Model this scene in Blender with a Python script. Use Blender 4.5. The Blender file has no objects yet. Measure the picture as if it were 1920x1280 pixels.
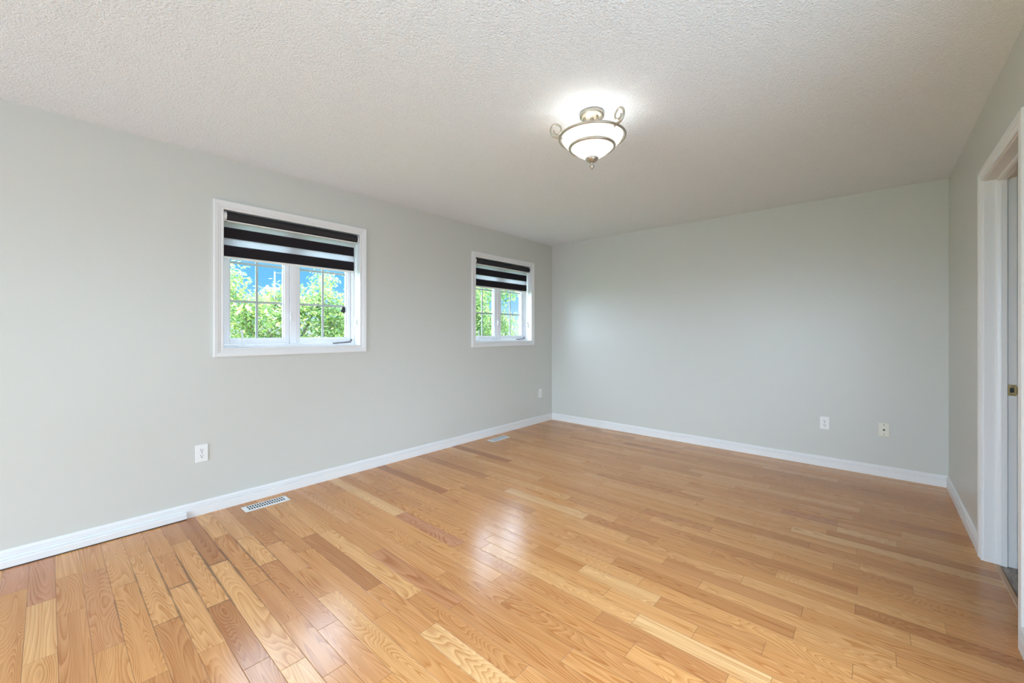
import bpy, bmesh, math, random
from mathutils import Vector, Matrix
R = math.radians
C = bpy.context.scene.collection
SC = bpy.context.scene
random.seed(7)

# ------------------------------------------------------------------ room dimensions (metres, camera stands over the origin)
XL, XR, YB, YF, H = -3.402, 0.445, 4.706, -3.60, 2.44
WT = 0.20                                             # thickness of outer walls
EYE = 1.2278

# ------------------------------------------------------------------ camera
cd = bpy.data.cameras.new('camera'); cam = bpy.data.objects.new('camera', cd); C.objects.link(cam)
cam.location = (0, 0, EYE); cam.rotation_euler = (R(90), 0, R(41.416))
cd.sensor_width = 36; cd.lens = 36*768.33/1920; cd.shift_y = -17.6/1920; cd.clip_start = 0.02; cd.clip_end = 400
SC.camera = cam

# ------------------------------------------------------------------ view, sky, sun, added fill lights
SC.view_settings.view_transform = 'Standard'; SC.view_settings.look = 'None'
SC.view_settings.exposure = -0.15; SC.view_settings.gamma = 1.0
SC.view_settings.use_curve_mapping = False
SC.cycles.use_denoising = True
SC.cycles.max_bounces = 10; SC.cycles.diffuse_bounces = 6; SC.cycles.transparent_max_bounces = 16
SC.cycles.sample_clamp_indirect = 6.0
SC.cycles.caustics_reflective = False; SC.cycles.caustics_refractive = False

SKY_HIGH = 14.0
w = bpy.data.worlds.new('sky'); SC.world = w; w.use_nodes = True
nt = w.node_tree; nt.nodes.clear()
def N(nt, t, **k):
    n = nt.nodes.new(t)
    for a, b in k.items(): setattr(n, a, b)
    return n
def L(nt, a, b): nt.links.new(a, b)
def ramp(nt, fac, stops, interp='LINEAR'):
    r = N(nt, 'ShaderNodeValToRGB'); r.color_ramp.interpolation = interp
    e = r.color_ramp.elements
    while len(e) < len(stops): e.new(0.5)
    for i, (p, c) in enumerate(stops): e[i].position = p; e[i].color = (*c, 1) if len(c) == 3 else c
    if fac is not None: L(nt, fac, r.inputs[0])
    return r
def math_n(nt, op, a, b=None, c=None):
    m = N(nt, 'ShaderNodeMath', operation=op)
    for i, v in enumerate((a, b, c)):
        if v is None: continue
        if isinstance(v, (int, float)): m.inputs[i].default_value = v
        else: L(nt, v, m.inputs[i])
    return m.outputs[0]
tc = N(nt, 'ShaderNodeTexCoord'); sx = N(nt, 'ShaderNodeSeparateXYZ'); L(nt, tc.outputs['Generated'], sx.inputs[0])
# clear blue towards the horizon away from the sun, thin bright cloud higher up and on the south side
blue = ramp(nt, sx.outputs['Z'], [(0.0, (.95,1.08,1.26)), (0.035, (.60,.97,1.3)), (0.10, (.24,.74,1.26)), (0.20, (.15,.62,1.15))])
hi = N(nt, 'ShaderNodeMapRange', interpolation_type='SMOOTHSTEP'); L(nt, sx.outputs['Z'], hi.inputs[0])
hi.inputs[1].default_value = .24; hi.inputs[2].default_value = .46
so = N(nt, 'ShaderNodeMapRange', interpolation_type='SMOOTHSTEP'); L(nt, sx.outputs['Y'], so.inputs[0])
so.inputs[1].default_value = -.05; so.inputs[2].default_value = -.45
up = N(nt, 'ShaderNodeMapRange'); L(nt, sx.outputs['Z'], up.inputs[0]); up.inputs[1].default_value = -.06; up.inputs[2].default_value = .02
cl = math_n(nt, 'MULTIPLY', math_n(nt, 'MAXIMUM', hi.outputs[0], so.outputs[0]), up.outputs[0])
mx = N(nt, 'ShaderNodeMix', data_type='RGBA'); L(nt, cl, mx.inputs[0]); L(nt, blue.outputs[0], mx.inputs[6])
mx.inputs[7].default_value = (.76*SKY_HIGH, .93*SKY_HIGH, 1.18*SKY_HIGH, 1)
bg = N(nt, 'ShaderNodeBackground'); L(nt, mx.outputs[2], bg.inputs[0]); bg.inputs[1].default_value = 1.0
wo = N(nt, 'ShaderNodeOutputWorld'); L(nt, bg.outputs[0], wo.inputs[0])

sd = bpy.data.lights.new('sun', 'SUN'); sun = bpy.data.objects.new('sun', sd); C.objects.link(sun)
sd.energy = 3.6; sd.color = (1, .95, .84); sd.angle = R(.6)
sun.rotation_euler = Vector((-.10, -.63, -.77)).to_track_quat('-Z', 'Y').to_euler()

# added fill light, set in an unseen added window behind the camera
ad = bpy.data.lights.new('rear_fill_light', 'AREA'); al = bpy.data.objects.new('rear_fill_light', ad); C.objects.link(al)
ad.shape = 'RECTANGLE'; ad.size = 2.9; ad.size_y = 1.75; ad.energy = 100; ad.color = (.72, .925, 1.17)
al.location = (-1.48, YF - .10, 1.03); al.rotation_euler = (R(90), 0, 0)      # shines towards +Y

# second added fill light, in an unseen added window of the right-hand wall
sd2 = bpy.data.lights.new('side_fill_light', 'AREA'); sl2 = bpy.data.objects.new('side_fill_light', sd2); C.objects.link(sl2)
sd2.shape = 'RECTANGLE'; sd2.size = 2.2; sd2.size_y = 1.75; sd2.energy = 45; sd2.color = (.72, .925, 1.17)
sl2.location = (XR + .09, .70, 1.05); sl2.rotation_euler = (R(90), 0, R(90))      # shines towards -X

# ------------------------------------------------------------------ helpers
def mat(name, col=(.8,.8,.8), rough=.5, metal=0.0, spec=.5, bump=None, emit=None):
    m = bpy.data.materials.new(name); m.use_nodes = True; nt = m.node_tree
    b = nt.nodes['Principled BSDF']
    b.inputs['Base Color'].default_value = (*col, 1); b.inputs['Roughness'].default_value = rough
    b.inputs['Metallic'].default_value = metal; b.inputs['Specular IOR Level'].default_value = spec
    if bump:
        sc, st, dist = bump
        tcn = N(nt, 'ShaderNodeTexCoord'); no = N(nt, 'ShaderNodeTexNoise'); no.inputs['Scale'].default_value = sc
        no.inputs['Detail'].default_value = 2; L(nt, tcn.outputs['Object'], no.inputs[0])
        bp = N(nt, 'ShaderNodeBump'); bp.inputs['Strength'].default_value = st; bp.inputs['Distance'].default_value = dist
        L(nt, no.outputs[0], bp.inputs['Height']); L(nt, bp.outputs[0], b.inputs['Normal'])
    if emit:
        b.inputs['Emission Color'].default_value = (*emit[0], 1); b.inputs['Emission Strength'].default_value = emit[1]
    return m
def link(name, bm, m, parent=None, smooth=False, bevel=None):
    me = bpy.data.meshes.new(name)
    bmesh.ops.recalc_face_normals(bm, faces=bm.faces)
    bm.to_mesh(me); bm.free()
    for x in (m if isinstance(m, (list, tuple)) else [m]): me.materials.append(x)
    o = bpy.data.objects.new(name, me); C.objects.link(o)
    if smooth:
        for p in me.polygons: p.use_smooth = True
    if bevel:
        b = o.modifiers.new('bevel', 'BEVEL'); b.width = bevel; b.segments = 2; b.limit_method = 'ANGLE'; b.angle_limit = R(40)
    if parent: o.parent = parent
    return o
def tag(o, label, cat, group=None):
    o['label'] = label; o['category'] = cat
    if group: o['group'] = group
    return o
def struct(o): o['kind'] = 'structure'; return o
def empty(name, loc=(0,0,0), rz=0):
    o = bpy.data.objects.new(name, None); C.objects.link(o); o.location = loc; o.rotation_euler = (0,0,rz); o.empty_display_size = .05
    return o
def box(bm, x0, x1, y0, y1, z0, z1, mi=0):
    v = [bm.verts.new((x,y,z)) for x in (x0,x1) for y in (y0,y1) for z in (z0,z1)]
    for q in ((0,1,3,2),(4,6,7,5),(0,4,5,1),(2,3,7,6),(0,2,6,4),(1,5,7,3)):
        f = bm.faces.new([v[i] for i in q]); f.material_index = mi
def obox(bm, c, half, rot, mi=0):
    n = len(bm.verts)
    s = set(bm.verts); box(bm, -half[0], half[0], -half[1], half[1], -half[2], half[2], mi)
    new = [v for v in bm.verts if v not in s]
    for v in new: v.co = rot @ v.co + Vector(c)
def lathe(bm, prof, seg=48, c=(0,0,0), mi=0, cap=False):
    rings = []
    for r, z in prof:
        if r < 1e-6: rings.append([bm.verts.new((c[0], c[1], c[2]+z))])
        else: rings.append([bm.verts.new((c[0]+r*math.cos(2*math.pi*i/seg), c[1]+r*math.sin(2*math.pi*i/seg), c[2]+z)) for i in range(seg)])
    for a, b in zip(rings, rings[1:]):
        for i in range(seg):
            j = (i+1) % seg
            if len(a) == 1 and len(b) == 1: continue
            if len(a) == 1: f = bm.faces.new((a[0], b[i], b[j]))
            elif len(b) == 1: f = bm.faces.new((a[i], b[0], a[j]))
            else: f = bm.faces.new((a[i], b[i], b[j], a[j]))
            f.material_index = mi; f.smooth = True
def tube(bm, pts, rad, seg=10, closed=False, mi=0):
    pts = [Vector(p) for p in pts]; n = len(pts)
    rad = rad if isinstance(rad, (list, tuple)) else [rad]*n
    rings = []; prev = None
    for i, p in enumerate(pts):
        if closed: t = (pts[(i+1) % n] - pts[i-1]).normalized()
        else: t = (pts[min(i+1, n-1)] - pts[max(i-1, 0)]).normalized()
        if prev is None:
            a = Vector((0,0,1)) if abs(t.z) < .9 else Vector((1,0,0)); u = t.cross(a).normalized()
        else:
            u = (prev - t*prev.dot(t)).normalized()
        prev = u; v = t.cross(u)
        rings.append([bm.verts.new(p + rad[i]*(u*math.cos(2*math.pi*k/seg) + v*math.sin(2*math.pi*k/seg))) for k in range(seg)])
    for i in range(n if closed else n-1):
        a, b = rings[i], rings[(i+1) % n]
        for k in range(seg):
            f = bm.faces.new((a[k], a[(k+1) % seg], b[(k+1) % seg], b[k])); f.smooth = True; f.material_index = mi
    if not closed:
        bm.faces.new(list(reversed(rings[0]))).material_index = mi; bm.faces.new(rings[-1]).material_index = mi
def sweep(bm, prof, frames, closed=False):
    """prof: list of (a, b); frames: functions (a, b) -> point, one per station"""
    rings = [[bm.verts.new(f(a, b)) for a, b in prof] for f in frames]
    n = len(frames); m = len(prof)
    for i in range(n if closed else n-1):
        p, q = rings[i], rings[(i+1) % n]
        for k in range(m):
            bm.faces.new((p[k], p[(k+1) % m], q[(k+1) % m], q[k]))
    if not closed: bm.faces.new(rings[0]); bm.faces.new(list(reversed(rings[-1])))
def copy_tree(o, parent=None):
    c = o.copy(); C.objects.link(c); c.parent = parent
    for ch in list(o.children): copy_tree(ch, c)
    return c
def newbm(): return bmesh.new()

# ------------------------------------------------------------------ materials
M = {}
def paint(name, col, rough, bumps):
    m = mat(name, col, rough, spec=.42); nt = m.node_tree; b = nt.nodes['Principled BSDF']
    t = N(nt, 'ShaderNodeTexCoord'); h = None
    for sc, det, amt in bumps:
        no = N(nt, 'ShaderNodeTexNoise'); no.inputs['Scale'].default_value = sc; no.inputs['Detail'].default_value = det
        no.inputs['Roughness'].default_value = .6
        L(nt, t.outputs['Object'], no.inputs[0]); v = math_n(nt, 'MULTIPLY', no.outputs[0], amt)
        h = v if h is None else math_n(nt, 'ADD', h, v)
    bp = N(nt, 'ShaderNodeBump'); bp.inputs['Strength'].default_value = 1; bp.inputs['Distance'].default_value = 1
    L(nt, h, bp.inputs['Height']); L(nt, bp.outputs[0], b.inputs['Normal'])
    return m
M['wall'] = paint('wall_paint', (.600,.602,.558), .34, [(160, 2, .00022), (14, 1, .0010), (1.6, 1, .004)])
M['ceil'] = paint('stippled_ceiling_paint', (.885,.92,.955), .9, [(115, 2, .0105), (260, 2, .0034)])
M['white'] = mat('white_trim_paint', (.775,.775,.77), .35)
M['vinyl'] = mat('white_vinyl', (.82,.82,.84), .35)
M['plate'] = mat('white_plastic', (.82,.82,.80), .3)
M['ivory'] = mat('ivory_plastic', (.74,.72,.61), .35)
M['dark'] = mat('dark_slot', (.02,.02,.02), .6)
M['reg'] = mat('white_enamelled_steel', (.80,.82,.82), .35)
M['nickel'] = mat('brushed_nickel', (.50,.45,.375), .34, metal=.85, bump=(300, .15, .001))
M['brass'] = mat('aged_brass', (.45,.34,.17), .35, metal=.9, bump=(90, .4, .002))
M['rail'] = mat('grille_bar', (.62,.63,.66), .5)
M['roller'] = mat('charcoal_roller_fabric', (.022,.018,.020), .8)
M['duct'] = mat('duct_dark', (.02,.018,.016), .8)
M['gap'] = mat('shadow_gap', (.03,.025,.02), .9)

def mix_shader(name, build):
    m = bpy.data.materials.new(name); m.use_nodes = True; nt = m.node_tree; nt.nodes.clear()
    out = N(nt, 'ShaderNodeOutputMaterial'); L(nt, build(nt), out.inputs[0]); return m
def b_glass(nt):
    tr = N(nt, 'ShaderNodeBsdfTransparent'); tr.inputs[0].default_value = (.95,.97,.96,1)
    gl = N(nt, 'ShaderNodeBsdfGlossy'); gl.inputs['Roughness'].default_value = .02
    fr = N(nt, 'ShaderNodeFresnel'); fr.inputs[0].default_value = 1.45
    mx = N(nt, 'ShaderNodeMixShader'); ge = N(nt, 'ShaderNodeNewGeometry'); fb = math_n(nt, 'MULTIPLY', fr.outputs[0], math_n(nt, 'SUBTRACT', 1.0, ge.outputs['Backfacing']))
    L(nt, fb, mx.inputs[0]); L(nt, tr.outputs[0], mx.inputs[1]); L(nt, gl.outputs[0], mx.inputs[2])
    return mx.outputs[0]
M['glass'] = mix_shader('window_glass', b_glass)
def b_sheer(nt):
    tr = N(nt, 'ShaderNodeBsdfTransparent'); tr.inputs[0].default_value = (.97,.97,1,1)
    di = N(nt, 'ShaderNodeBsdfDiffuse'); di.inputs[0].default_value = (.75,.75,.74,1)
    tl = N(nt, 'ShaderNodeBsdfTranslucent'); tl.inputs[0].default_value = (.75,.76,.78,1)
    a = N(nt, 'ShaderNodeMixShader'); a.inputs[0].default_value = .5; L(nt, di.outputs[0], a.inputs[1]); L(nt, tl.outputs[0], a.inputs[2])
    mx = N(nt, 'ShaderNodeMixShader'); mx.inputs[0].default_value = .55; L(nt, tr.outputs[0], mx.inputs[1]); L(nt, a.outputs[0], mx.inputs[2])
    return mx.outputs[0]
M['sheer'] = mix_shader('sheer_voile', b_sheer)
def b_opaque(nt):
    di = N(nt, 'ShaderNodeBsdfDiffuse'); di.inputs[0].default_value = (.042,.036,.040,1)
    tl = N(nt, 'ShaderNodeBsdfTranslucent'); tl.inputs[0].default_value = (.24,.22,.24,1)
    a = N(nt, 'ShaderNodeMixShader'); a.inputs[0].default_value = .4; L(nt, di.outputs[0], a.inputs[1]); L(nt, tl.outputs[0], a.inputs[2])
    return a.outputs[0]
M['band'] = mix_shader('charcoal_band_fabric', b_opaque)
def b_bowl(nt):
    di = N(nt, 'ShaderNodeBsdfDiffuse'); di.inputs[0].default_value = (.9,.9,.88,1)
    tl = N(nt, 'ShaderNodeBsdfTranslucent'); tl.inputs[0].default_value = (.85,.85,.82,1)
    gl = N(nt, 'ShaderNodeBsdfGlossy'); gl.inputs['Roughness'].default_value = .2
    t = N(nt, 'ShaderNodeTexCoord'); no = N(nt, 'ShaderNodeTexNoise'); no.inputs['Scale'].default_value = 9; no.inputs['Distortion'].default_value = 2.5
    L(nt, t.outputs['Object'], no.inputs[0])
    rp = ramp(nt, no.outputs[0], [(.35, (.83,.82,.78)), (.65, (.97,.97,.95))])
    L(nt, rp.outputs[0], di.inputs[0])
    em = N(nt, 'ShaderNodeEmission'); em.inputs[1].default_value = .45; L(nt, rp.outputs[0], em.inputs[0])
    a = N(nt, 'ShaderNodeMixShader'); a.inputs[0].default_value = .4; L(nt, di.outputs[0], a.inputs[1]); L(nt, tl.outputs[0], a.inputs[2])
    b = N(nt, 'ShaderNodeMixShader'); b.inputs[0].default_value = .06; L(nt, a.outputs[0], b.inputs[1]); L(nt, gl.outputs[0], b.inputs[2])
    s = N(nt, 'ShaderNodeAddShader'); L(nt, b.outputs[0], s.inputs[0]); L(nt, em.outputs[0], s.inputs[1])
    return s.outputs[0]
M['bowl'] = mix_shader('lit_alabaster_glass', b_bowl)
M['bulb'] = mat('lit_bulb', (1,1,1), .4, emit=((1,.97,.9), 6))
def b_leaf(nt):
    oi = N(nt, 'ShaderNodeVertexColor'); oi.layer_name = 'tone'
    sp = N(nt, 'ShaderNodeSeparateColor'); L(nt, oi.outputs[0], sp.inputs[0])
    rp = ramp(nt, sp.outputs[0], [(0, (.15,.29,.13)), (.45, (.33,.47,.15)), (.8, (.60,.64,.22)), (1, (.76,.58,.32))])
    di = N(nt, 'ShaderNodeBsdfDiffuse'); L(nt, rp.outputs[0], di.inputs[0])
    tl = N(nt, 'ShaderNodeBsdfTranslucent'); L(nt, rp.outputs[0], tl.inputs[0])
    a = N(nt, 'ShaderNodeMixShader'); a.inputs[0].default_value = .4; L(nt, di.outputs[0], a.inputs[1]); L(nt, tl.outputs[0], a.inputs[2])
    gl = N(nt, 'ShaderNodeBsdfGlossy'); gl.inputs['Roughness'].default_value = .4
    b = N(nt, 'ShaderNodeMixShader'); b.inputs[0].default_value = .05; L(nt, a.outputs[0], b.inputs[1]); L(nt, gl.outputs[0], b.inputs[2])
    return b.outputs[0]
M['leaf'] = mix_shader('sunlit_leaves', b_leaf)
M['bark'] = mat('grey_bark', (.24,.20,.17), .9, bump=(40, .6, .01))
M['post'] = mat('grey_painted_steel', (.14,.13,.13), .6)
M['lawn'] = mat('lawn', (.12,.22,.06), .95, bump=(60, .6, .02))
M['vinylplank'] = mat('grey_brown_vinyl', (.26,.21,.18), .35)

def floor_material():
    m = bpy.data.materials.new('oak_strip_floor'); m.use_nodes = True; nt = m.node_tree; b = nt.nodes['Principled BSDF']
    uv = N(nt, 'ShaderNodeUVMap'); uv.uv_map = 'metric'                # metres along / across each strip, shifted at random per strip
    uv2 = N(nt, 'ShaderNodeUVMap'); uv2.uv_map = 'edge'                # signed distance (m) from the strip's ends and sides
    va = N(nt, 'ShaderNodeVertexColor'); va.layer_name = 'tone'
    sp = N(nt, 'ShaderNodeSeparateColor'); L(nt, va.outputs[0], sp.inputs[0])
    tone, red, kind = sp.outputs
    # strip tone
    base = ramp(nt, tone, [(0, (.40,.160,.055)), (.25, (.52,.235,.085)), (.55, (.635,.305,.110)), (.8, (.69,.370,.150)), (1, (.74,.445,.210))])
    redc = N(nt, 'ShaderNodeMix', data_type='RGBA'); L(nt, red, redc.inputs[0]); L(nt, base.outputs[0], redc.inputs[6]); redc.inputs[7].default_value = (.54,.245,.125,1)
    # cathedral grain: contour lines of a stretched noise
    mp = N(nt, 'ShaderNodeMapping'); mp.inputs['Scale'].default_value = (1.5, 10.5, 1); L(nt, uv.outputs[0], mp.inputs[0])
    n1 = N(nt, 'ShaderNodeTexNoise'); n1.noise_dimensions = '2D'; n1.inputs['Scale'].default_value = 1.0; n1.inputs['Detail'].default_value = 1.2; n1.inputs['Roughness'].default_value = .35
    n1.inputs['Distortion'].default_value = .25; L(nt, mp.outputs[0], n1.inputs[0])
    mult = math_n(nt, 'MULTIPLY_ADD', kind, 18, 15)
    ph = math_n(nt, 'MULTIPLY', n1.outputs[0], mult)
    fr = math_n(nt, 'FRACT', ph)
    ring = ramp(nt, fr, [(0, (.0,)*3), (.18, (.22,)*3), (.55, (.55,)*3), (.86, (1,)*3), (1, (0,)*3)])
    # straight fine pores
    mp2 = N(nt, 'ShaderNodeMapping'); mp2.inputs['Scale'].default_value = (7, 330, 1); L(nt, uv.outputs[0], mp2.inputs[0])
    n2 = N(nt, 'ShaderNodeTexNoise'); n2.noise_dimensions = '2D'; n2.inputs['Scale'].default_value = 1.0; n2.inputs['Detail'].default_value = 2; L(nt, mp2.outputs[0], n2.inputs[0])
    mp3 = N(nt, 'ShaderNodeMapping'); mp3.inputs['Scale'].default_value = (1.1, 26, 1); L(nt, uv.outputs[0], mp3.inputs[0])
    n3 = N(nt, 'ShaderNodeTexNoise'); n3.noise_dimensions = '2D'; n3.inputs['Scale'].default_value = 1.0; n3.inputs['Detail'].default_value = 3; L(nt, mp3.outputs[0], n3.inputs[0])
    g = math_n(nt, 'ADD', math_n(nt, 'MULTIPLY', ring.outputs[0], .44), math_n(nt, 'ADD', math_n(nt, 'MULTIPLY', n2.outputs[0], .42), math_n(nt, 'MULTIPLY', n3.outputs[0], .55)))
    gd = N(nt, 'ShaderNodeMapRange'); L(nt, g, gd.inputs[0]); gd.inputs[1].default_value = .45; gd.inputs[2].default_value = 1.02; gd.inputs[3].default_value = 0; gd.inputs[4].default_value = 1
    gc = ramp(nt, gd.outputs[0], [(0, (.74,.59,.44)), (.35, (.93,.885,.82)), (1, (1.10,1.10,1.09))])
    mul = N(nt, 'ShaderNodeMix', data_type='RGBA', blend_type='MULTIPLY'); mul.inputs[0].default_value = 1; L(nt, redc.outputs[2], mul.inputs[6]); L(nt, gc.outputs[0], mul.inputs[7])
    # seams: narrow everywhere, dirty and wide where the floor got wet by the left wall
    se = N(nt, 'ShaderNodeSeparateXYZ'); L(nt, uv2.outputs[0], se.inputs[0])
    d = math_n(nt, 'MINIMUM', se.outputs[0], se.outputs[1])
    geo = N(nt, 'ShaderNodeNewGeometry'); mp4 = N(nt, 'ShaderNodeVectorMath', operation='SUBTRACT'); L(nt, geo.outputs['Position'], mp4.inputs[0]); mp4.inputs[1].default_value = (-2.55, .56, 0)
    sc4 = N(nt, 'ShaderNodeVectorMath', operation='MULTIPLY'); L(nt, mp4.outputs[0], sc4.inputs[0]); sc4.inputs[1].default_value = (1.35, 1.75, 1)
    ln = N(nt, 'ShaderNodeVectorMath', operation='LENGTH'); L(nt, sc4.outputs[0], ln.inputs[0])
    nz = N(nt, 'ShaderNodeTexNoise'); nz.inputs['Scale'].default_value = 7; nz.inputs['Detail'].default_value = 3; L(nt, geo.outputs['Position'], nz.inputs[0])
    wet = N(nt, 'ShaderNodeMapRange', interpolation_type='SMOOTHSTEP'); L(nt, math_n(nt, 'ADD', ln.outputs['Value'], math_n(nt, 'MULTIPLY', nz.outputs[0], 1.1)), wet.inputs[0])
    wet.inputs[1].default_value = 1.35; wet.inputs[2].default_value = .55
    width = math_n(nt, 'MULTIPLY_ADD', wet.outputs[0], .010, .0017)
    sm = N(nt, 'ShaderNodeMapRange'); L(nt, d, sm.inputs[0]); sm.inputs[1].default_value = 0; L(nt, width, sm.inputs[2]); sm.inputs[3].default_value = 1; sm.inputs[4].default_value = 0
    amt = math_n(nt, 'MULTIPLY', math_n(nt, 'POWER', sm.outputs[0], 1.3), math_n(nt, 'MULTIPLY_ADD', wet.outputs[0], .20, .70))
    dk = N(nt, 'ShaderNodeMix', data_type='RGBA'); L(nt, amt, dk.inputs[0]); L(nt, mul.outputs[2], dk.inputs[6]); dk.inputs[7].default_value = (.09,.045,.022,1)
    L(nt, dk.outputs[2], b.inputs['Base Color'])
    # finish
    rn = N(nt, 'ShaderNodeTexNoise'); rn.inputs['Scale'].default_value = 3; L(nt, geo.outputs['Position'], rn.inputs[0])
    L(nt, math_n(nt, 'MULTIPLY_ADD', rn.outputs[0], .08, .17), b.inputs['Roughness'])
    b.inputs['Specular IOR Level'].default_value = .42
    hgt = math_n(nt, 'SUBTRACT', math_n(nt, 'MULTIPLY', g, .00010), math_n(nt, 'MULTIPLY', sm.outputs[0], .0006))
    bp = N(nt, 'ShaderNodeBump'); bp.inputs['Strength'].default_value = .6; bp.inputs['Distance'].default_value = 1; L(nt, hgt, bp.inputs['Height']); L(nt, bp.outputs[0], b.inputs['Normal'])
    return m
M['oak'] = floor_material()

# ------------------------------------------------------------------ floor of oak strips
PW, PY0 = .0885, -.062
JOINTS = [(-3.042,-.104),(-2.834,-.021),(-3.046,.073),(-2.638,.07),(-2.231,.155),(-2.725,.248),(-3.047,.337),(-2.934,.427),(-2.522,.428),(-3.034,.511),(-2.617,.605),(-2.221,.513),(-2.25,.336),(-1.934,.422),(-1.922,.248),(-2.821,.753),(-2.618,.867),(-2.402,.955),(-2.415,.783),(-2.22,.876),(-2.252,.696),(-1.92,.872),(-1.863,.689),(-1.715,.779),(-1.612,.601),(-1.715,.532),(-1.468,.69),(-1.597,.952),(-1.609,1.105),(-1.386,1.038),(-1.411,1.221),(-1.303,.791),(-1.911,1.491),(-1.408,1.487),(-1.846,1.839),(-1.672,1.671),(-1.797,1.581),(-2.397,1.584),(-1.262,1.399),(-2.527,1.139),(-.891,1.569),(-.946,1.745),(-.765,1.658),(-.739,1.839),(-1.044,2.019),(-.859,1.925),(-1.14,1.838),(-.841,2.198),(-.634,2.1),(-.489,2.266),(-.706,1.486),(-.875,1.305),(-.548,1.75),(-1.335,2.098),(-.674,2.469),(-.959,2.374),(-1.265,2.456),(-1.095,2.287),(-1.1,2.642),(-.757,2.713),(-.573,2.975),(-.553,2.811),(-.778,2.913),(-1.436,1.848),(-1.74,2.192),(-1.576,2.458),(-1.641,1.995),(-.39,1.592),(-.098,3.527),(-.173,3.353),(-.215,3.167),(-.385,3.078),(-.278,2.9),(-.071,3.011),(-.055,2.811),(-.158,2.721),(-.371,2.458),(-.058,2.543),(-.061,2.368),(-.235,2.19),(-.242,2.014),(.111,2.279),(.064,2.101),(-.057,1.926),(.141,2.719),(.225,2.983),(.225,2.448),(.102,3.256),(.126,3.433),(-.069,3.71),(.08,3.643),(-.41,2.634),(-.401,3.526),(-.473,3.348)]
# strips whose colour stands out: (x, y of a point on it, tone, red)
STAND_OUT = [(-2.1,1.56,.35,.95), (-3.2,-.02,.30,.9), (-3.2,-.11,.25,.95), (-2.95,.16,.45,.4), (-.6,1.57,.22,.1), (-.55,1.655,.97,0), (-1.25,1.04,.92,0), (-1.45,1.2,.2,.45),
             (-1.5,1.04,.45,.1), (-1.1,1.75,.62,0), (-.9,1.84,.9,0), (-2.7,-.02,.85,0), (-2.9,.43,.8,0), (-1.0,2.37,.3,.1), (-.9,2.71,.25,.2), (-.35,3.1,.95,0), (-.2,3.35,.25,.5), (-2.2,.78,.3,.2),
             (-2.7,.43,.42,.05), (-2.45,.605,.75,0), (-2.5,1.6,.95,0), (-2.2,.87,.35,0), (-1.0,2.1,.45,.15), (-.65,2.2,.30,.15)]
def make_floor():
    rows = {}
    for x, y in JOINTS: rows.setdefault(math.floor((y-PY0)/PW), []).append(x)
    bm = newbm(); u1 = bm.loops.layers.uv.new('metric'); u2 = bm.loops.layers.uv.new('edge'); cl = bm.loops.layers.float_color.new('tone')
    rnd = random.Random(21)
    k0, k1 = math.floor((YF-PY0)/PW), math.floor((YB-PY0)/PW)
    xe0 = XL
    for k in range(k0, k1+1):
        y0, y1 = max(PY0+k*PW, YF), min(PY0+(k+1)*PW, YB)
        xe1 = .49 if (y0 < 3.33 and y1 > 2.55) else XR
        js = sorted(rows.get(k, []))
        pts = [xe0] + js + [xe1]; out = [xe0]
        for a, b in zip(pts, pts[1:]):
            x = a
            while b - x > 1.15:
                s = rnd.uniform(.32, .95)
                if b - (x+s) < .25: break
                x += s; out.append(x)
            out.append(b)
        for a, b in zip(out, out[1:]):
            if b-a < 1e-4: continue
            t = min(.98, max(.02, rnd.gauss(.52, .17))); rd = max(0, rnd.gauss(-.12, .20)); kd = rnd.random()
            for (sx_, sy_, st_, sr_) in STAND_OUT:
                if a <= sx_ < b and y0 <= sy_ < y1: t, rd = st_, sr_
            ou, ov = rnd.uniform(0, 40), rnd.uniform(0, 40); fl = rnd.choice((-1, 1))*rnd.choice((.30, .45, .7, 1.0, 1.1))
            xm, ym = (a+b)/2, (y0+y1)/2; hl, hw = (b-a)/2, (y1-y0)/2
            # four triangles' worth of edge distance: a 3x3 grid gives exact min-distance per cell
            xs = [a, xm, b]; ys = [y0, ym, y1]
            vs = [[bm.verts.new((x, y, 0)) for y in ys] for x in xs]
            for i in range(2):
                for j in range(2):
                    f = bm.faces.new((vs[i][j], vs[i+1][j], vs[i+1][j+1], vs[i][j+1]))
                    for lp in f.loops:
                        x, y = lp.vert.co.x, lp.vert.co.y
                        lp[u1].uv = ((x-xm)*fl+ou, (y-ym)+ov)
                        lp[u2].uv = (hl-abs(x-xm), hw-abs(y-ym))
                        lp[cl] = (t, rd, kd, 1)
    box(bm, XL-.02, XR, YF-.02, YB+.02, -.15, -.002)
    o = link('floor', bm, M['oak']); return struct(o)

fl = make_floor()

# ------------------------------------------------------------------ walls and ceiling
W1Y0, W1Y1, WZ0, WZ1 = .812, 1.821, 1.115, 2.084       # clear opening inside the casing of the nearer window
WSHIFT = 2.413
OPW = .02
def wall_boxes(bm, make, span, holes, h0=0.0, h1=H):
    """fills span (a0,a1) x (h0,h1) around the holes [(a0,a1,z0,z1)], sorted along a"""
    a = span[0]
    for (b0, b1, z0, z1) in sorted(holes):
        if b0 > a: make(bm, a, b0, h0, h1)
        if z0 > h0: make(bm, b0, b1, h0, z0)
        if z1 < h1: make(bm, b0, b1, z1, h1)
        a = b1
    if a < span[1]: make(bm, a, span[1], h0, h1)
HB, HT = -.15, H+.12
bm = newbm()
wall_boxes(bm, lambda b,a0,a1,z0,z1: box(b, XL-WT, XL, a0, a1, z0, z1), (YF-WT, YB+WT),
           [(W1Y0-OPW, W1Y1+OPW, WZ0-OPW, WZ1+OPW), (W1Y0+WSHIFT-OPW, W1Y1+WSHIFT+OPW, WZ0-OPW, WZ1+OPW)])
bmesh.ops.remove_doubles(bm, verts=bm.verts, dist=1e-5)
struct(link('wall_left', bm, M['wall']))
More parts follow.
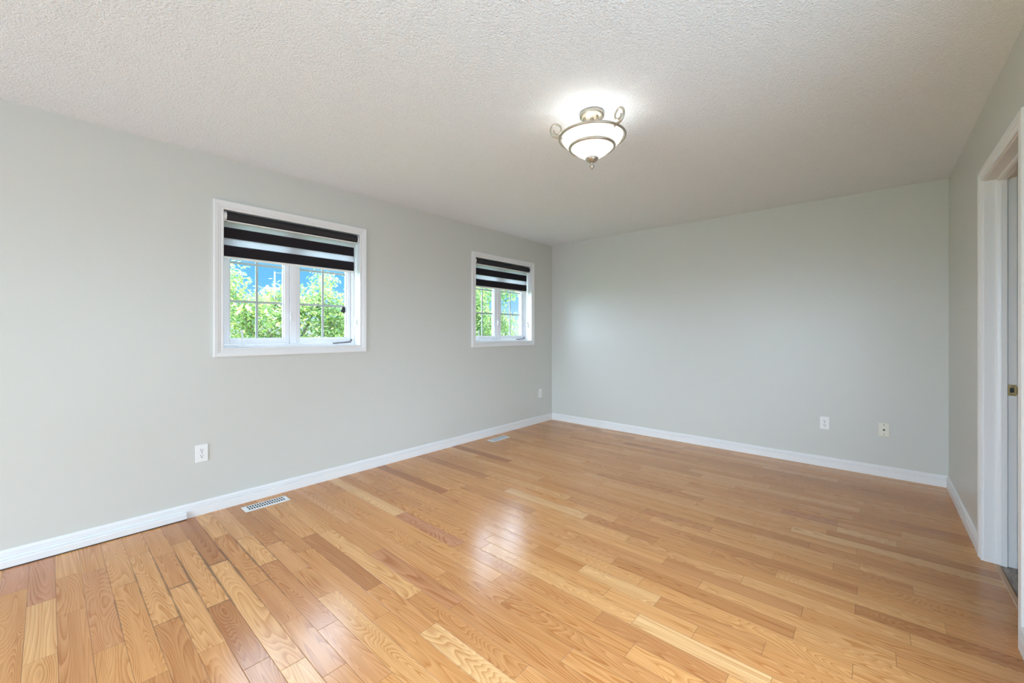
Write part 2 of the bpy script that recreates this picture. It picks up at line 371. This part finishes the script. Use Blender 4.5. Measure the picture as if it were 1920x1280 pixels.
bm = newbm(); box(bm, XL, XR, YB, YB+WT, 0, H); struct(link('wall_back', bm, M['wall']))
SW = (-.45, 1.85, .14, 1.96)                            # opening of the added side window, beside the camera
DY0, DY1, DZ, DX1 = 2.575, 3.323, 2.035, .562          # door opening between jamb faces; DX1 = far face of the wall
bm = newbm()
wall_boxes(bm, lambda b,a0,a1,z0,z1: box(b, XR, DX1-.005, a0, a1, z0, z1), (YF-WT, YB+WT), [(SW[0], SW[1], SW[2], SW[3]), (DY0-OPW, DY1+OPW, -1, DZ+OPW)])
struct(link('wall_right', bm, M['wall']))
RW = (-2.95, -.02, .12, 1.95)                          # opening of the added wide window behind the camera
bm = newbm()
wall_boxes(bm, lambda b,a0,a1,z0,z1: box(b, a0, a1, YF-WT, YF, z0, z1), (XL, XR), [RW])
struct(link('wall_rear', bm, M['wall']))
bm = newbm(); box(bm, XL-WT, DX1, YF-WT, YB+WT, H, H+.16); struct(link('ceiling', bm, M['ceil']))

# ------------------------------------------------------------------ baseboards
BASE = [(0,0),(.013,0),(.013,.050),(.0095,.0525),(.0095,.0560),(.0130,.059),(.0130,.066),(.0090,.0685),(.0090,.0725),(.0115,.074),(.0110,.081),(.007,.088),(.003,.0915),(0,.092)]
bm = newbm(); sweep(bm, BASE, [lambda d,z: (XL+d, YF+d, z), lambda d,z: (XL+d, YB-d, z)]); struct(link('baseboard_left', bm, M['white']))
bm = newbm(); sweep(bm, BASE, [lambda d,z: (XL+d, YB-d, z), lambda d,z: (XR-d, YB-d, z)]); struct(link('baseboard_back', bm, M['white']))
CW = .060
bm = newbm(); sweep(bm, BASE, [lambda d,z: (XR-d, YB-d, z), lambda d,z: (XR-d, DY1+CW+.004, z)]); struct(link('baseboard_right', bm, M['white']))
bm = newbm(); sweep(bm, BASE, [lambda d,z: (XR-d*1.8, DY0-.078, z), lambda d,z: (XR-d*1.8, YF+d, z)]); struct(link('baseboard_near', bm, M['white']))
bm = newbm(); sweep(bm, BASE, [lambda d,z: (XL+d, YF+d, z), lambda d,z: (XR-d, YF+d, z)]); struct(link('baseboard_rear', bm, M['white']))
# loose strip standing off the floor along the near half of the left baseboard
bm = newbm(); sweep(bm, [(.0132,.006),(.034,.006),(.034,.038),(.030,.044),(.0132,.046)], [lambda d,z: (XL+d, YF+.05, z), lambda d,z: (XL+d, .603, z)])
struct(link('trim_1', bm, M['white']))
bm = newbm(); box(bm, XL+.0132, XL+.0325, YF+.05, .600, .0003, .0055); struct(link('strip_gap_shade', bm, M['gap']))  # dark filler, stands in for the shade under the loose strip

# ------------------------------------------------------------------ windows
CAS = [(0,0),(0,.010),(.003,.012),(.010,.012),(.013,.009),(.018,.009),(.021,.0125),(.030,.0135),(.034,.016),(.054,.018),(.060,.016),(.060,0)]
def casing_window(bm, y0, y1, z0, z1, x):
    """mitred casing around an opening in the left wall; u runs outward from the opening edge"""
    sweep(bm, CAS, [lambda u,t: (x+t, y0-u, z0-u), lambda u,t: (x+t, y1+u, z0-u), lambda u,t: (x+t, y1+u, z1+u), lambda u,t: (x+t, y0-u, z1+u)], closed=True)
def rect_frame(bm, y0, y1, z0, z1, wy0, wy1, wz0, wz1, x0, x1):
    """four bars: outer rect minus inner rect"""
    box(bm, x0, x1, y0, wy0, z0, z1); box(bm, x0, x1, wy1, y1, z0, z1)
    box(bm, x0, x1, wy0, wy1, z0, wz0); box(bm, x0, x1, wy0, wy1, wz1, z1)
def build_window():
    root = empty('window_1'); struct(root)
    bm = newbm(); casing_window(bm, W1Y0, W1Y1, WZ0, WZ1, XL); link('casing', bm, M['white'], root)
    bm = newbm(); rv = .004; y0, y1, z0, z1 = W1Y0-rv, W1Y1+rv, WZ0-rv, WZ1+rv
    rect_frame(bm, y0-.014, y1+.014, z0-.014, z1+.014, y0, y1, z0, z1, XL-.185, XL-.0005); link('reveal_lining', bm, M['white'], root)
    # fixed frame with its centre post
    fx0, fx1 = XL-.185, XL-.098
    bm = newbm(); rect_frame(bm, y0, y1, z0, z1, y0+.026, y1-.026, z0+.026, z1-.026, fx0, fx1)
    box(bm, fx0, fx1-.004, 1.286, 1.334, z0+.026, z1-.026)
    link('window_frame', bm, M['vinyl'], root, bevel=.003)
    for (a, b, ga, gb) in ((.838, 1.284, .877, 1.2465), (1.336, 1.796, 1.363, 1.765)):
        sx0, sx1 = XL-.165, XL-.112
        bm = newbm(); rect_frame(bm, a, b, z0+.028, z1-.028, ga, gb, 1.178, 2.028, sx0, sx1)
        s = link('sash', bm, M['vinyl'], root, bevel=.004)
        bm = newbm(); rect_frame(bm, ga-.001, gb+.001, 1.177, 2.029, ga+.006, gb-.006, 1.184, 2.022, sx0+.018, sx1-.009); link('glazing_bead', bm, M['rail'], s)
        bm = newbm(); box(bm, XL-.141, XL-.137, ga, gb, 1.178, 2.028); link('glass_pane', bm, M['glass'], s)
        bm = newbm(); m = (ga+gb)/2; hb = .0085
        box(bm, XL-.1485, XL-.1425, m-hb, m+hb, 1.18, 2.026)
        for zz in (1.456, 1.742):
            box(bm, XL-.1485, XL-.1425, ga+.002, m-hb, zz-hb, zz+hb); box(bm, XL-.1485, XL-.1425, m+hb, gb-.002, zz-hb, zz+hb)
        link('grille', bm, M['rail'], s)
    # crank of the left sash: handle stands up; crank of the right sash is folded flat
    bm = newbm(); box(bm, XL-.098, XL-.078, .915, 1.03, WZ0-.002, WZ0+.016); k = link('crank_handle', bm, M['vinyl'], root, bevel=.003)
    bm = newbm(); tube(bm, [(XL-.086,.955,WZ0+.016),(XL-.085,.953,WZ0+.045),(XL-.084,.948,WZ0+.10),(XL-.084,.946,WZ0+.128)], [.009,.0065,.006,.0085], 10)
    lathe(bm, [(0,0),(.012,0),(.012,.012),(0,.012)], 16, (XL-.086,.955,WZ0+.018)); link('crank_arm', bm, M['vinyl'], k)
    bm = newbm(); box(bm, XL-.098, XL-.080, 1.665, 1.79, WZ0-.002, WZ0+.014); k = link('crank_handle', bm, M['vinyl'], root, bevel=.003)
    bm = newbm(); tube(bm, [(XL-.083,1.625,WZ0+.017),(XL-.083,1.70,WZ0+.021),(XL-.085,1.775,WZ0+.026),(XL-.090,1.795,WZ0+.046)], [.006,.0055,.006,.008], 10); link('crank_arm', bm, M['post'], k)
    # sash lock on the centre post
    bm = newbm(); box(bm, XL-.100, XL-.088, 1.282, 1.292, 1.315, 1.375); obox(bm, (XL-.084, 1.283, 1.355), (.004,.003,.018), Matrix.Rotation(.3, 3, 'X')); link('sash_lock', bm, M['vinyl'], root, bevel=.002)
    return root
win1 = build_window()
win2 = copy_tree(win1); win2.name = 'window_2'; win2.location.y = WSHIFT

# added rear window: frame and glass in front of the fill light
added_rear = struct(empty('added_rear_window'))
bm = newbm()
a0, a1, b0, b1 = RW
for (p0,p1,q0,q1) in ((a0,a0+.05,b0,b1),(a1-.05,a1,b0,b1),(a0+.05,a1-.05,b0,b0+.05),(a0+.05,a1-.05,b1-.05,b1)):
    box(bm, p0, p1, YF-.09, YF-.03, q0, q1)
box(bm, (a0+a1)/2-.03, (a0+a1)/2+.03, YF-.09, YF-.03, b0+.05, b1-.05)
link('window_frame', bm, M['vinyl'], added_rear, bevel=.003)
for p0, p1 in ((a0+.05, (a0+a1)/2-.03), ((a0+a1)/2+.03, a1-.05)):
    bm = newbm(); box(bm, p0, p1, YF-.062, YF-.058, b0+.05, b1-.05); link('glass_pane', bm, M['glass'], added_rear)

added_side = struct(empty('added_side_window'))  # added side window, frames the side fill light out of view
bm = newbm()
a0, a1, b0, b1 = SW
for (p0,p1,q0,q1) in ((a0,a0+.05,b0,b1),(a1-.05,a1,b0,b1),(a0+.05,a1-.05,b0,b0+.05),(a0+.05,a1-.05,b1-.05,b1),((a0+a1)/2-.03,(a0+a1)/2+.03,b0+.05,b1-.05)):
    box(bm, XR+.02, XR+.075, p0, p1, q0, q1)
link('window_frame', bm, M['vinyl'], added_side, bevel=.003)
for p0, p1 in ((a0+.05, (a0+a1)/2-.03), ((a0+a1)/2+.03, a1-.05)):
    bm = newbm(); box(bm, XR+.046, XR+.050, p0, p1, b0+.05, b1-.05); link('glass_pane', bm, M['glass'], added_side)

# ------------------------------------------------------------------ zebra roller blinds
def build_blind():
    root = empty('roller_blind', (XL-.055, (W1Y0+W1Y1)/2, WZ1))
    ox, oy, oz = root.location
    def P(bm):
        for v in bm.verts: v.co -= Vector((ox, oy, oz))
        return bm
    y0, y1 = .822, 1.817
    # cassette: rounded front, open below
    cz0, cz1 = 2.016, 2.078
    bm = newbm(); prof = []
    for i in range(9):
        a = R(-80 + 160*i/8); prof.append((XL-.028+.030*math.cos(a)*.8, (cz0+cz1)/2+.0305*math.sin(a)))
    prof = [(XL-.075, cz0+.001)] + prof + [(XL-.075, cz1)]
    sweep(bm, prof, [lambda a,b: (a, y0+.012, b), lambda a,b: (a, y1-.008, b)]); link('cassette', P(bm), M['roller'], root, smooth=False)
    for ya, yb in ((y0-.006, y0+.012), (y1-.008, y1)):
        bm = newbm(); pr = [(XL-.078, cz0-.002), (XL-.020, cz0-.003)]
        for i in range(7):
            a = R(-75+150*i/6); pr.append((XL-.026+.032*math.cos(a)*.8, (cz0+cz1)/2+.032*math.sin(a)))
        pr.append((XL-.078, cz1+.002))
        sweep(bm, pr, [lambda a,b: (a, ya, b), lambda a,b: (a, yb, b)]); link('end_cap', P(bm), M['plate'], root)
    bm = newbm(); box(bm, XL-.052, XL-.012, y0+.013, y1-.009, cz0-.006, cz0); link('bottom_slot', P(bm), M['plate'], root)
    # fabric: front and back layers, bands aligned
    bm = newbm(); fy0, fy1 = .822, 1.800
    zs = [(2.016, 1.976, 1), (1.976, 1.899, 0), (1.899, 1.848, 1), (1.848, 1.772, 0)]
    for x, off in ((XL-.058, 0), (XL-.068, .002)):
        for za, zb, mi in zs: box(bm, x-.0004, x+.0004, fy0, fy1, zb-off, za-off, mi)
    link('fabric', P(bm), [M['band'], M['sheer']], root)
    bm = newbm(); box(bm, XL-.070, XL-.056, fy0, fy1, 1.752, 1.770); link('bottom_rail', P(bm), M['plate'], root, bevel=.004)
    # bead chain at the right-hand reveal
    bm = newbm()
    pts = [(XL-.045+.006*math.sin(3*t), 1.8105, 2.03-.70*t) for t in [i/14 for i in range(15)]]
    pts += [(XL-.050,1.8105,1.318),(XL-.058,1.8105,1.318)]
    pts += [(XL-.064+.005*math.sin(4*t), 1.8105, 1.33+.70*t) for t in [i/14 for i in range(15)]]
    tube(bm, pts, .0022, 6); link('pull_chain', P(bm), M['plate'], root)
    bm = newbm(); box(bm, XL-.066, XL-.042, 1.806, 1.818, 1.290, 1.335); lathe(bm, [(0,-.006),(.010,-.006),(.010,.006),(0,.006)], 14, (XL-.054, 1.806, 1.345)); link('chain_tensioner', P(bm), M['plate'], root, bevel=.003)
    return root
bl1 = build_blind(); tag(bl1, 'half-raised black and sheer striped roller blind in the larger-looking window nearer the camera', 'blind', 'zebra roller blinds in the two windows')
bl2 = copy_tree(bl1); bl2.location.y += WSHIFT
tag(bl2, 'half-raised black and sheer striped roller blind in the far window next to the room corner', 'blind', 'zebra roller blinds in the two windows')

bm = newbm(); obox(bm, (XL-.1355, 1.744, 1.425), (.0008, .019, .026), Matrix.Rotation(R(-22), 3, 'X'))
tag(link('sticker', bm, M['dark']), 'small dark tilted square sticker on the right pane of the nearer window', 'sticker')

# ------------------------------------------------------------------ doorway in the right wall
door = struct(empty('door_1'))
bm = newbm(); g = .004; x = XR
CASD = [(u, t*.95) for u, t in CAS]
y0, y1, zt = DY0-g, DY1+g, DZ+g
sweep(bm, CASD, [lambda u,t: (x-t, y0-u*1.25, 0), lambda u,t: (x-t, y0-u*1.25, zt+u), lambda u,t: (x-t, y1+u, zt+u), lambda u,t: (x-t, y1+u, 0.001)])
link('casing', bm, M['white'], door)
x2 = DX1-.005
bm = newbm(); sweep(bm, CASD, [lambda u,t: (x2+t, y0-u, 0), lambda u,t: (x2+t, y0-u, zt+u), lambda u,t: (x2+t, y1+u, zt+u), lambda u,t: (x2+t, y1+u, 0.001)])
link('casing', bm, M['white'], door)
bm = newbm()
box(bm, XR-.001, DX1-.004, DY0-.018, DY0, 0, DZ+.018); box(bm, XR-.001, DX1-.004, DY1, DY1+.018, 0.001, DZ+.018); box(bm, XR-.001, DX1-.004, DY0, DY1, DZ, DZ+.018)
link('jamb', bm, M['white'], door)
bm = newbm()
SP = [(.4885,0),(.4885,.006),(.4905,.009),(.497,.0105),(.503,.0115),(.524,.0115),(.524,0)]
sweep(bm, SP, [lambda a,t: (a, DY0+t, 0), lambda a,t: (a, DY0+t, DZ-t), lambda a,t: (a, DY1-t, DZ-t), lambda a,t: (a, DY1-t, 0.001)])
link('door_stop', bm, M['white'], door)
bm = newbm(); zc, hh = .925, .029
rect = lambda xa, xb, za, zb: box(bm, xa, xb, DY1-.0022, DY1+.0005, za, zb)
rect(.527, .534, zc-hh, zc+hh); rect(.548, .556, zc-hh, zc+hh); rect(.534, .548, zc+.012, zc+hh); rect(.534, .548, zc-hh, zc-.012)
box(bm, .553, .565, DY1-.0045, DY1-.0015, zc-.020, zc+.020)
sp = link('strike_plate', bm, M['brass'], door); sp['label'] = 'small brass strike plate'
bm = newbm(); box(bm, .534, .548, DY1-.0006, DY1-.0001, zc-.012, zc+.012); lathe(bm, [(0,-.001),(.003,-.001),(.003,.0),(0,0)], 10, (.541, DY1-.003, zc+.021)); lathe(bm, [(0,-.001),(.003,-.001),(.003,.0),(0,0)], 10, (.541, DY1-.003, zc-.021))
link('latch_hole', bm, M['dark'], sp)

bm = newbm(); box(bm, DX1, 2.3, 4.6, 4.7, -.15, H); struct(link('wall_hall_end', bm, M['wall']))  # end wall added to keep open sky light off the door jamb
bm = newbm(); box(bm, DX1, 2.3, 1.3, 1.4, -.15, H); struct(link('wall_hall_near', bm, M['wall']))
# floor and shell beyond the doorway
bm = newbm(); box(bm, .4905, 2.2, 1.4, 4.6, -.15, -.001)
o = struct(link('floor_hall', bm, M['vinylplank']))
nt = M['vinylplank'].node_tree; b = nt.nodes['Principled BSDF']
t = N(nt, 'ShaderNodeTexCoord'); mp = N(nt, 'ShaderNodeMapping'); mp.inputs['Scale'].default_value = (14, 3, 1); L(nt, t.outputs['Object'], mp.inputs[0])
no = N(nt, 'ShaderNodeTexNoise'); no.inputs['Scale'].default_value = 1.6; no.inputs['Detail'].default_value = 5; no.inputs['Distortion'].default_value = 1.2; L(nt, mp.outputs[0], no.inputs[0])
L(nt, ramp(nt, no.outputs[0], [(.3, (.12,.09,.075)), (.5, (.30,.24,.20)), (.7, (.46,.40,.36))]).outputs[0], b.inputs['Base Color'])
bm = newbm(); box(bm, 2.2, 2.3, 1.3, 4.7, -.15, H); struct(link('wall_hall', bm, M['wall']))
bm = newbm(); box(bm, DX1, 2.3, 1.3, 4.7, H, H+.1); struct(link('ceiling_hall', bm, M['ceil']))
bm = newbm(); sweep(bm, [(.478,0.0002),(.482,.004),(.496,.005),(.503,.0002)], [lambda a,b: (a, DY0+.012, b), lambda a,b: (a, DY1-.012, b)]); struct(link('trim_3', bm, mat('worn_oak_threshold', (.50,.31,.18), .45)))

# ------------------------------------------------------------------ wall plates
def build_outlet():
    root = empty('wall_outlet')
    bm = newbm(); box(bm, -.035, .035, -.0055, -.0002, -.0575, .0575); link('cover_plate', bm, M['plate'], root, bevel=.002)
    for zz in (.0195, -.0195):
        bm = newbm(); n = 20
        pr = []
        for i in range(n):
            a = 2*math.pi*i/n; pr.append((.0172*math.cos(a), max(-.0135, min(.0135, .0172*math.sin(a)))))
        sweep(bm, pr, [lambda a,b: (a, -.0074, b+zz), lambda a,b: (a, -.0052, b+zz)]); r = link('receptacle', bm, M['plate'], root)
        bm = newbm(); box(bm, -.0078, -.0054, -.0077, -.0072, zz-.001, zz+.0085); box(bm, .0052, .0076, -.0077, -.0072, zz+.0003, zz+.0078)
        obox(bm, (0, -.00745, zz-.0075), (.0030, .00025, .0030), Matrix.Identity(3)); link('slots', bm, M['dark'], r)
    bm = newbm(); lathe(bm, [(0,.0006),(.0028,.0004),(.003,0),(0,0)], 12)
    for v in bm.verts: v.co = Vector((v.co.x, -.0055-v.co.z, v.co.y))
    link('screw', bm, M['post'], root)
    return root
ou = build_outlet(); ou.location = (XL, .689, .412); ou.rotation_euler.z = R(90)
tag(ou, 'white duplex outlet on the left wall below the nearer window', 'outlet', 'white duplex wall outlets')
o2 = copy_tree(ou); o2.location = (XL, 4.433, .397); o2['label'] = 'small white outlet plate on the window wall close to the far corner'
o3 = copy_tree(ou); o3.location = (-.335, YB, .398); o3.rotation_euler.z = 0; o3['label'] = 'white duplex outlet on the back wall, left of the cream plate'

cp = empty('cable_plate', (.067, YB, .397))
bm = newbm(); box(bm, -.034, .034, -.006, -.0002, -.057, .057); link('cover_plate', bm, M['ivory'], cp, bevel=.0025)
def disc(r, x, z, d, m, name):
    bm = newbm(); lathe(bm, [(0,d),(r*.8,d),(r,d*.6),(r,0),(0,0)], 18)
    for v in bm.verts: v.co = Vector((v.co.x+x, -.006-v.co.z, v.co.y+z))
    return link(name, bm, m, cp)
disc(.0072, 0, 0, .0012, M['dark'], 'cable_hole'); disc(.0036, 0, .042, .001, M['dark'], 'screw'); disc(.0036, 0, -.040, .001, M['post'], 'screw')
tag(cp, 'cream cable plate with dark centre hole on the back wall near the right corner', 'wall plate')

# ------------------------------------------------------------------ floor registers
def build_register():
    root = empty('floor_register')
    LY, LX, t = .143, .056, .0045
    bm = newbm()
    ys = [-LY, -LY+.022]; n = 15; pitch = (2*LY-.05)/n
    for i in range(n): ys += [-LY+.025+i*pitch+.003, -LY+.025+i*pitch+.003+pitch*.60]
    ys += [LY]; ys = sorted(set(round(v, 5) for v in ys))
    xs = [-LX, -.037, -.0045, .0045, .037, LX]
    slots = [(-LY+.025+i*pitch+.003, -LY+.025+i*pitch+.003+pitch*.60) for i in range(n)]
    for i in range(len(xs)-1):
        for a, b_ in zip(ys, ys[1:]):
            hole = i in (1, 3) and any(abs(a-s0) < 1e-4 and abs(b_-s1) < 1e-4 for s0, s1 in slots)
            if not hole:
                f = bm.faces.new([bm.verts.new(p) for p in ((xs[i],a,t),(xs[i+1],a,t),(xs[i+1],b_,t),(xs[i],b_,t))])
    bmesh.ops.remove_doubles(bm, verts=bm.verts, dist=1e-5)
    for v in bm.verts:
        if abs(abs(v.co.x)-LX) < 1e-4 or abs(abs(v.co.y)-LY) < 1e-4: v.co.z = .0012
    o = link('grille_plate', bm, M['reg'], root); s = o.modifiers.new('solidify', 'SOLIDIFY'); s.thickness = .001; s.offset = -1
    bm = newbm(); box(bm, -.038, .038, -LY+.022, LY-.022, .0003, .0009); link('duct_shade', bm, M['duct'], root)  # black sheet on the floor, supplies the duct's shade behind the slots
    bm = newbm(); box(bm, -.002, .002, LY-.018, LY-.010, t, t+.006); link('lever', bm, M['reg'], root)
    return root
rg = build_register(); rg.location = (-3.259, 1.036, 0)
tag(rg, 'white slotted floor register by the left baseboard under the nearer window', 'floor vent', 'floor registers along the left wall')
r2 = copy_tree(rg); r2.location = (-3.236, 3.438, 0); r2['label'] = 'white floor register near the far corner under the far window'

# ------------------------------------------------------------------ semi-flush ceiling light
lamp = empty('ceiling_light', (-1.170, 1.996, H))
tag(lamp, 'lit brushed nickel semi-flush ceiling light with white glass bowl and scroll arms', 'ceiling light')
bm = newbm(); lathe(bm, [(0,-.0005),(.066,-.0005),(.0675,-.004),(.0675,-.020),(.064,-.025),(.060,-.027),(.056,-.031),(.020,-.034),(0,-.034)], 56); link('canopy', bm, M['nickel'], lamp)
bm = newbm(); lathe(bm, [(0,-.033),(.010,-.034),(.011,-.038),(.007,-.042),(.011,-.046),(.011,-.052),(.006,-.055),(.0055,-.20),(0,-.20)], 20); link('stem', bm, M['nickel'], lamp)
ZR, RR = -.136, .1785
right_dir, fwd_dir = R(41.416), R(131.416)              # only to set how the three arms are turned about the stem
for ang in (R(221.4), R(221.4+123), R(221.4-120)):
    ca, sa = math.cos(ang), math.sin(ang); pts, rad = [], []
    def pp(r, z): return (r*ca, r*sa, z)
    for i in range(13):
        t = i/12
        r = .040 + (RR-.012-.040)*(t**1.5); z = -.030 - .108*(1-(1-t)**2.2)
        pts.append(pp(r, z)); rad.append(.0062)
    # scroll outside the ring
    cx, cz = RR+.016, ZR+.043
    n = 40
    for i in range(1, n+1):
        t = i/n; a = R(-100) + t*R(455); rr = .041*(1-t*.58)
        pts.append(pp(cx+rr*math.cos(a)*.95, cz+rr*math.sin(a))); rad.append(.0066-.0020*t)
    rad[-1] = .0045
    bm = newbm(); tube(bm, pts, rad, 10); link('scroll_arm', bm, M['nickel'], lamp)
bm = newbm(); tube(bm, [(RR*math.cos(2*math.pi*i/72), RR*math.sin(2*math.pi*i/72), ZR) for i in range(72)], .0065, 12, closed=True); link('outer_ring', bm, M['nickel'], lamp)
bm = newbm(); lathe(bm, [(.168,ZR+.002),(.166,ZR-.004),(.158,ZR-.020),(.140,ZR-.038),(.120,ZR-.050),(.117,ZR-.047),(.137,ZR-.035),(.154,ZR-.018),(.162,ZR-.003),(.168,ZR+.002)], 72); link('upper_glass', bm, M['bowl'], lamp)
bm = newbm(); tube(bm, [(.1205*math.cos(2*math.pi*i/72), .1205*math.sin(2*math.pi*i/72), ZR-.054) for i in range(72)], [.0075]*72, 12, closed=True); link('lower_band', bm, M['nickel'], lamp)
bm = newbm(); pr = []
for i in range(13):
    t = i/12; a = t*R(84); pr.append((.116*(1-t)**.68, ZR-.058-.062*(.35*math.sin(a)+.65*t)))
pr += [(.010, pr[-1][1])]
pr += [(r*.97, z+.003) for r, z in reversed(pr)]
lathe(bm, pr, 64); link('glass_bowl', bm, M['bowl'], lamp)
z0 = ZR-.113
bm = newbm(); lathe(bm, [(0,z0),(.034,z0),(.035,z0-.004),(.033,z0-.009),(.025,z0-.018),(.012,z0-.025),(.006,z0-.028),(.0055,z0-.034),(.0065,z0-.039),(.0135,z0-.043),(.0125,z0-.048),(.007,z0-.056),(.002,z0-.062),(0,z0-.063)], 32); link('finial', bm, M['nickel'], lamp)
for k in range(3):
    a = R(30+120*k); c = (.075*math.cos(a), .075*math.sin(a), -.150)
    bm = newbm(); lathe(bm, [(0,-.026),(.012,-.023),(.022,-.012),(.024,0),(.020,.013),(.012,.026),(.010,.040),(0,.040)], 20, c); link('bulb', bm, M['bulb'], lamp)
    pd = bpy.data.lights.new('bulb_light', 'POINT'); pl = bpy.data.objects.new('bulb_light', pd); C.objects.link(pl)
    pd.energy = .70; pd.color = (1, .96, .90); pd.shadow_soft_size = .028; pl.parent = lamp; pl.location = (c[0]*1.2, c[1]*1.2, -.185)

# ------------------------------------------------------------------ outside: ground, trees, street lamp
bm = newbm(); box(bm, -90, -3.7, -60, 70, -3.3, -3.0); struct(link('ground', bm, M['lawn']))
def build_tree(name, base, crowns, nleaf, size, seed, label, warm):
    rnd = random.Random(seed); root = empty('tree', base)
    bx, by, bz = base
    bm = newbm(); top = Vector((rnd.uniform(-.1,.1), rnd.uniform(-.1,.1), 3.2))
    tube(bm, [(0,0,0),(.03,.02,1.2),(-.02,.05,2.4),top], [.14,.11,.09,.07], 10)
    for (c, r, d) in crowns:
        cc = Vector(c) - Vector(base); m = (top+cc)/2 + Vector((rnd.uniform(-.2,.2), rnd.uniform(-.2,.2), .1))
        tube(bm, [top-Vector((0,0,.3)), m, cc, cc+Vector((rnd.uniform(-.1,.1), rnd.uniform(-.1,.1), r[2]*.7))], [.05,.03,.018,.008], 7)
        for q in range(7):
            v = Vector((rnd.gauss(0,1), rnd.gauss(0,1), rnd.gauss(0,1))).normalized()
            tube(bm, [cc - v*.05, cc + Vector((v.x*r[0], v.y*r[1], v.z*r[2]))*.8], [.010,.004], 5)
    link('trunk', bm, M['bark'], root)
    bm = newbm(); cl = bm.loops.layers.float_color.new('tone'); tot = sum(r[0]*r[1]*r[2]*d for c, r, d in crowns)
    for (c, r, d) in crowns:
        cc = Vector(c) - Vector(base); n = int(nleaf*r[0]*r[1]*r[2]*d/tot)
        # leaves sit in small sprays
        for s in range(max(1, n//9)):
            u = Vector((rnd.gauss(0,1), rnd.gauss(0,1), rnd.gauss(0,1))).normalized()*rnd.random()**.42
            sc_ = cc + Vector((u.x*r[0], u.y*r[1], u.z*r[2])); tw = min(1, max(0, rnd.gauss(warm, .2)))
            for q in range(9):
                p = sc_ + Vector((rnd.gauss(0,.09), rnd.gauss(0,.09), rnd.gauss(0,.07)))
                a = rnd.uniform(0, 6.283); dr = Vector((math.cos(a), math.sin(a), rnd.uniform(-1.1,.2))).normalized()
                sd_ = dr.cross(Vector((rnd.uniform(-.4,.4), rnd.uniform(-.4,.4), 1))).normalized(); up = sd_.cross(dr)
                l = size*rnd.uniform(.7,1.25); wd = l*.24
                v = [bm.verts.new(x) for x in (p, p+dr*l*.35+sd_*wd+up*l*.05, p+dr*l*.72+sd_*wd*.7+up*l*.02, p+dr*l-up*l*.12, p+dr*l*.72-sd_*wd*.7+up*l*.02, p+dr*l*.35-sd_*wd+up*l*.05)]
                tn = min(1, max(0, tw+rnd.gauss(0,.16)))
                for f in (bm.faces.new((v[0],v[1],v[2],v[3])), bm.faces.new((v[0],v[3],v[4],v[5]))):
                    for lp in f.loops: lp[cl] = (tn, 0, 0, 1)
    link('foliage', bm, M['leaf'], root)
    return tag(root, label, 'tree')
build_tree('tree', (-9.6, 3.35, -3.0),
    [((-9.2,2.25,1.95),(.5,.36,.70),1.0), ((-9.3,2.75,1.55),(.6,.45,.45),1.0), ((-9.6,3.25,1.85),(.6,.40,.50),.8), ((-9.4,3.65,1.70),(.6,.45,.42),.9), ((-9.3,4.05,2.05),(.5,.34,.62),.75), ((-9.3,4.45,1.6),(.6,.5,.6),.9),
     ((-9.7,2.4,.8),(.8,.7,.7),1), ((-9.7,3.4,.75),(.8,.8,.65),1.0), ((-9.5,4.4,.8),(.8,.8,.7),1.0), ((-9.6,3.3,-.2),(1,1.4,.6),.7)],
    22000, .10, 3, 'sunlit yellow-green leafy tree seen through the nearer window', .45)
build_tree('tree', (-9.4, 9.4, -3.0),
    [((-9.2,8.55,2.2),(.7,.40,1.0),1.0), ((-9.4,9.35,2.5),(.6,.40,.7),.8), ((-9.3,8.9,1.5),(.7,.6,.6),1.1), ((-9.4,10.2,2.7),(.6,.5,.55),.9), ((-9.5,10.25,1.5),(.6,.65,.6),.65), ((-9.4,9.2,.6),(.9,1.0,.7),1.0), ((-9.4,10.5,.6),(.9,.8,.6),.7)],
    15000, .105, 8, 'sunlit leafy green tree seen through the far window near the corner', .35)
# low bright shrub crown in front of the big tree
build_tree('tree', (-7.0, 3.05, -3.0),
    [((-7.0,2.92,.72),(.4,.40,.42),1.0), ((-7.0,2.6,.5),(.4,.4,.4),.7), ((-7.0,3.2,.55),(.4,.4,.42),1)],
    2600, .085, 12, 'low pale yellow tree top at the bottom of the right pane of the nearer window', .85)
sl = empty('street_lamp', (-21.0, 7.03, -3.0))
bm = newbm(); tube(bm, [(0,0,0),(0,0,.6),(0,0,7.06)], [.07,.045,.035], 10); link('pole', bm, M['post'], sl)
bm = newbm(); tube(bm, [(0,0,6.99),(0,.35,7.0),(0,.75,7.0)], .022, 8); link('arm', bm, M['post'], sl)
bm = newbm(); box(bm, -.07, .07, .72, 1.1, 6.97, 7.03); link('lamp_head', bm, M['post'], sl, bevel=.03)
tag(sl, 'grey street lamp post rising above the tree in the left pane of the nearer window', 'street lamp')
